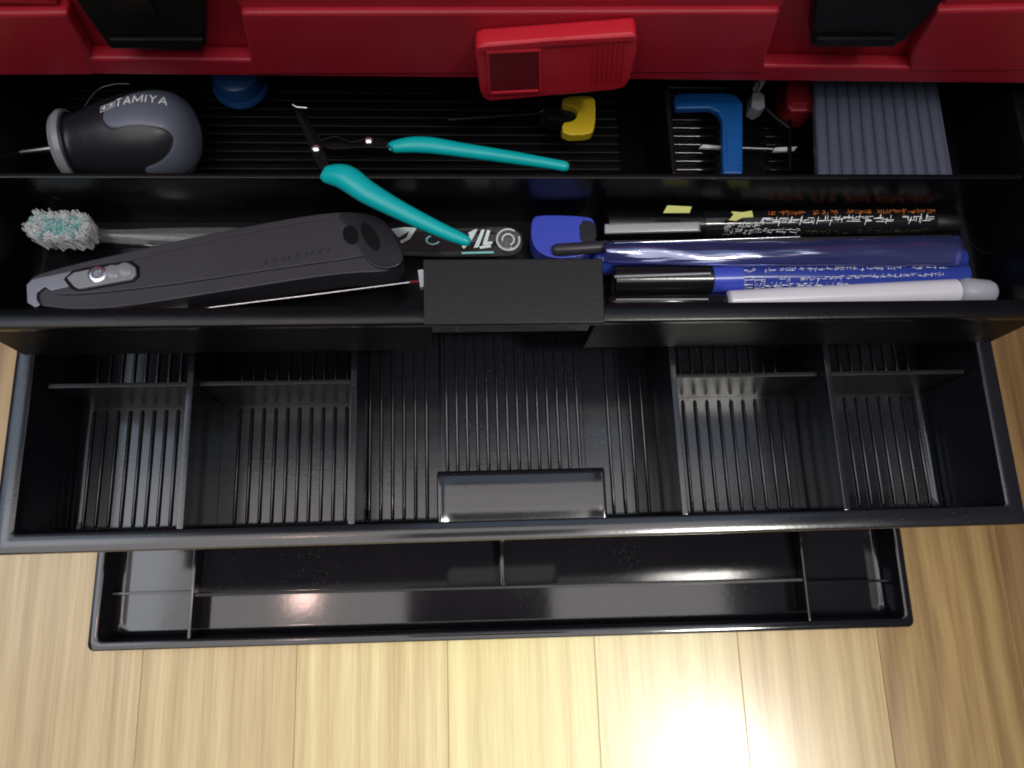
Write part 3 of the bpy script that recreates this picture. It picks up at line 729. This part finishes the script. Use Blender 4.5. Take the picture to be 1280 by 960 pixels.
def block_letters(word, H=10.5, th=2.0):
    G = {'T': (7, [((0, 1), (1, 1)), ((.5, 0), (.5, 1))]), 'A': (8.5, [((0, 0), (.5, 1)), ((.5, 1), (1, 0)), ((.2, .28), (.8, .28))]),
         'M': (11.5, [((0, 0), (0, 1)), ((0, 1), (.5, .12)), ((.5, .12), (1, 1)), ((1, 1), (1, 0))]), 'I': (1.2, [((.5, 0), (.5, 1))]),
         'Y': (8, [((0, 1), (.5, .48)), ((1, 1), (.5, .48)), ((.5, 0), (.5, .48))])}
    V = []; F = []; x = 0
    for ch in word:
        w, st = G[ch]
        for (a, b), (c_, d) in st:
            p0 = Vector((x + a * w, b * H)); p1 = Vector((x + c_ * w, d * H)); e = (p1 - p0).normalized(); nrm = Vector((-e.y, e.x)) * th * .5; p0 -= e * .5; p1 += e * .5
            for k in range(4):
                q0 = p0.lerp(p1, k / 4); q1 = p0.lerp(p1, (k + 1) / 4); o = len(V)
                for q in (q0 - nrm, q1 - nrm, q1 + nrm, q0 + nrm): V.append((q.x, q.y, .05))
                F.append((o, o + 1, o + 2, o + 3))
        x += w + 4.0
    m = bpy.data.meshes.new('letters'); m.from_pydata(V, [], F); m.update(); return m
me = block_letters('TAMIYA')
onto_grip(152, 144, 214, 139, 2.6, me, 'lettering')
# double star box mark left of the name
def starmesh():
    V = []; F = []
    def star(cx, cy, R):
        pts = [(cx + (R if i % 2 == 0 else R * .42) * math.sin(i * math.pi / 5), cy + (R if i % 2 == 0 else R * .42) * math.cos(i * math.pi / 5)) for i in range(10)]
        o = len(V); V.extend([(x, y, .05) for x, y in pts] + [(cx, cy, .05)])
        for i in range(10): F.append((o + i, o + (i + 1) % 10, o + 10))
    star(4.4, 4.2, 3.6); star(13.2, 4.2, 3.6)
    def bar(x0, y0, x1, y1):
        o = len(V); V.extend([(x0, y0, .05), (x1, y0, .05), (x1, y1, .05), (x0, y1, .05)]); F.append((o, o + 1, o + 2, o + 3))
    bar(0, 0, 17.6, .7); bar(0, 7.8, 17.6, 8.5); bar(0, .7, .7, 7.8); bar(8.5, .7, 9.1, 7.8); bar(16.9, .7, 17.6, 7.8)
    m = bpy.data.meshes.new('emblem'); m.from_pydata(V, [], F); m.update(); return m
onto_grip(132, 149.5, 151, 143.5, .4, starmesh(), 'emblem')
# ================================================================ nippers with teal handles
K = thing('nippers', 'dark nippers with two teal grips splayed over the middle divider', 'nippers')
def grip(name, pts, mat='teal'):
    sp = spline(pts, 8); pp = [P(u, v, z) for u, v, z, r, k in sp]
    V = []; F = []; n = 20
    for i, c in enumerate(sp):
        t = (pp[min(i + 1, len(pp) - 1)] - pp[max(0, i - 1)]).normalized(); s = t.cross(Vector((0, 0, 1))).normalized(); u_ = s.cross(t).normalized()
        for k in range(n):
            a = 2 * math.pi * k / n; V.append(pp[i] + s * c[3] * math.cos(a) + u_ * c[3] * c[4] * math.sin(a))
    for i in range(len(sp) - 1):
        for k in range(n): F.append((i * n + k, i * n + (k + 1) % n, (i + 1) * n + (k + 1) % n, (i + 1) * n + k))
    F.append(tuple(range(n))[::-1]); F.append(tuple(range((len(sp) - 1) * n, len(sp) * n)))
    return raw(name, V, F, mat, K, 60)
grip('handle_grip', [(489, 185, .148, .0016, .8), (493, 183.5, .148, .0023, .8), (515, 181, .149, .0029, .8), (540, 182, .149, .0030, .8), (580, 188, .150, .0026, .85), (640, 197, .150, .0023, .9), (690, 205, .150, .0019, .9), (706, 208, .150, .0018, .9), (711, 209, .150, .0010, .9)])
grip('handle_grip', [(404, 217, .156, .0018, .8), (408, 218, .156, .0030, .8), (432, 222, .157, .0044, .8), (460, 241, .157, .0040, .8), (500, 263, .156, .0032, .85), (545, 285, .155, .0026, .9), (575, 298, .155, .0021, .9), (585, 302, .155, .0015, .9), (588, 303, .155, .0008, .9)])
flat('jaw', smoothpoly([(366, 128), (376, 130), (398, 172), (420, 178), (470, 169), (492, 178), (490, 186), (456, 184), (404, 188), (384, 168)], 1), .144, .1475, 'front', K, .0007)
flat('jaw', smoothpoly([(364, 128), (370, 129), (390, 168), (406, 188), (414, 212), (406, 218), (396, 206), (384, 178)], 1), .1480, .1510, 'front', K, .0007)
for u, v, z in ((395, 185, .1512), (461, 175, .1480)):
    c = P(u, v, z); lathe('pivot_screw', c - Vector((0, 0, .0003)), c + Vector((0, 0, .0010)), [(0, .0017), (.6, .0017), (1, .0010)], 'steel', K, 16)
tube('spring', [P(u, v, .1495) for u, v in spline([(400, 176), (420, 171), (440, 178), (455, 174)], 5)], .0004, 'darksteel', K, 8)
tube('tip_glint', [P(366, 131, .1540), P(371, 134, .1540), P(384, 135, .1540)], .0005, 'steel', K, 8)  # thin bar added as the glint on the jaw tips
# ================================================================ yellow and black tool
K = thing('yellow_tool', 'black tool with yellow hooked end under the red clasp', 'tool')
flat('yellow_end', smoothpoly([(704, 120), (740, 119), (745, 126), (744, 160), (738, 168), (704, 169), (702, 153), (716, 151), (721, 146), (722, 138), (716, 133), (702, 131)], 1), .1325, .137, 'yellow', K, .0012, 3)
flat('black_head', smoothpoly([(672, 141), (684, 135), (712, 131), (722, 136), (722, 146), (714, 152), (694, 152)], 1), .127, .134, 'blackgloss', K, .0008)
a, b = P(676, 142, .131), P(560, 150, .131); tube('shaft', [a, b], .0011, 'darksteel', K, 10)
tube('bright_edge', [P(674, 140, .1345), P(680, 137, .1345)], .0004, 'steel', K, 8)
# ================================================================ blue frame with rod
K = thing('blue_bracket', 'bright blue L-shaped plastic bracket on the rear ribs right of centre', 'frame')
zq = .1330
fr = [(842, 122), (846, 116), (905, 115), (920, 118), (929, 128), (929, 217), (904, 217), (903, 150), (898, 140), (888, 135), (844, 136)]
flat('frame', fr, zq - .0034, zq, 'blue', K, .0010, 3)
flat('embossed_panel', [(908, 158), (925, 158), (926, 206), (909, 206)], zq - .0003, zq + .0005, 'blue', K, .0003)
K2 = thing('metal_pin', 'thin steel rod with flattened bright ends crossing under the blue bracket', 'rod')
zk2 = .1245
tube('shaft', [P(900, 184, zk2), P(970, 186.5, zk2)], .0007, 'steelmatte', K2, 10)
flat('flat_end', [(874, 184.5), (879, 180.5), (902, 182), (900, 185.5)], zk2 - .0005, zk2 + .0008, 'bright', K2, .0002)
flat('flat_end', [(966, 189), (969, 184), (997, 183), (993, 188)], zk2 - .0005, zk2 + .0008, 'bright', K2, .0002)
# ================================================================ small metal lever
K = thing('metal_lever', 'small shiny metal lever with hex end between the blue bracket and small red block', 'lever')
c = P(951, 100, .139)
flat('bright_cap', smoothpoly([(946, 98), (952, 93), (960, 96), (957, 103), (949, 104)], 1), .133, .139, 'bright', K, .0008)
flat('hex_head', [(941, 114), (947, 112), (956, 118), (957, 134), (948, 138), (939, 133)], .130, .137, 'silver', K, .0008)
tube('bent_arm', [P(u, v, .135) for u, v in ((950, 130), (958, 137), (970, 148), (986, 160))], .0011, 'darksteel', K, 10)
tube('upright_pin', [P(987, 150, .133), P(987, 215, .133)], .0008, 'darksteel', K, 10)
tube('bright_edge', [P(944, 116, .1378), P(950, 105, .1388), P(946, 98, .1390)], .0003, 'steel', K, 8)
# red piece
K = thing('red_piece', 'small dark red block tucked beside the grey corrugated sheet', 'block')
flat('block_body', [(984, 84), (1024, 84), (1022, 134), (1016, 139), (990, 139), (984, 132)], .124, .136, 'pinkred', K, .0012, 3)
flat('block_ridge', [(988, 127), (1020, 126), (1019, 130), (989, 131)], .1358, .1367, 'pinkred', K, .0003)
# ================================================================ grey ribbed panel
K = thing('corrugated_sheet', 'grey corrugated plastic sheet at the right of the rear compartment', 'panel')
zg = .1400
tl, tr, brr, bll = (1016, 70), (1166, 70), (1192, 222), (1022, 222)
flat('backing', [tl, tr, brr, bll], zg - .003, zg, 'panel', K, .0008)
for k in range(11):
    f0 = (k + .45) / 11.2
    a = P(tl[0] + (tr[0] - tl[0]) * f0, 72, zg); b = P(bll[0] + (brr[0] - bll[0]) * f0, 221, zg)
    tube('ridge', [a, b], .0022, 'panel', K, 16, .62)
# ================================================================ blue dome, wires
K = thing('round_jar', 'translucent blue round jar half hidden under the red shell', 'cap')
c = P(292, 85, .134)
lathe('cap_dome', c - Vector((0, 0, .010)), c, [(0, .0098), (.5, .0096), (.8, .0086), (.95, .0062), (1, .003)], 'sky', K, 40)
lathe('cap_ring', c - Vector((0, 0, .0115)), c - Vector((0, 0, .0080)), [(0, .0102), (.3, .0108), (.7, .0108), (1, .0100)], 'sky', K, 40)
o = tube('thin_wire', [P(u, v, .138) for u, v in spline([(106, 133), (114, 121), (126, 110), (145, 105), (162, 105)], 6)], .00035, 'steelmatte', None, 8)
tag(o, 'fine bent wire rising behind the grey screwdriver grip', 'wire')
o = tube('thin_wire', [P(u, v, .130) for u, v in spline([(1203, 296), (1212, 302), (1222, 311), (1232, 316), (1244, 315)], 6)], .00014, 'darksteel', None, 8)
tag(o, 'fine loose wire at the right end of the pen row', 'wire')
# ================================================================ phone that takes the picture (seen as the dark reflection in the tray)
PH = thing('phone', 'dark smartphone held flat above the tray, seen only as its reflection', 'phone')
Rv = RM.to_4x4(); Rv.translation = Vector(CAM)
PH.matrix_world = Rv
box('body', -.052, .088, -.056, .014, .0035, .0115, 'blackmatte', PH, .002, 3)
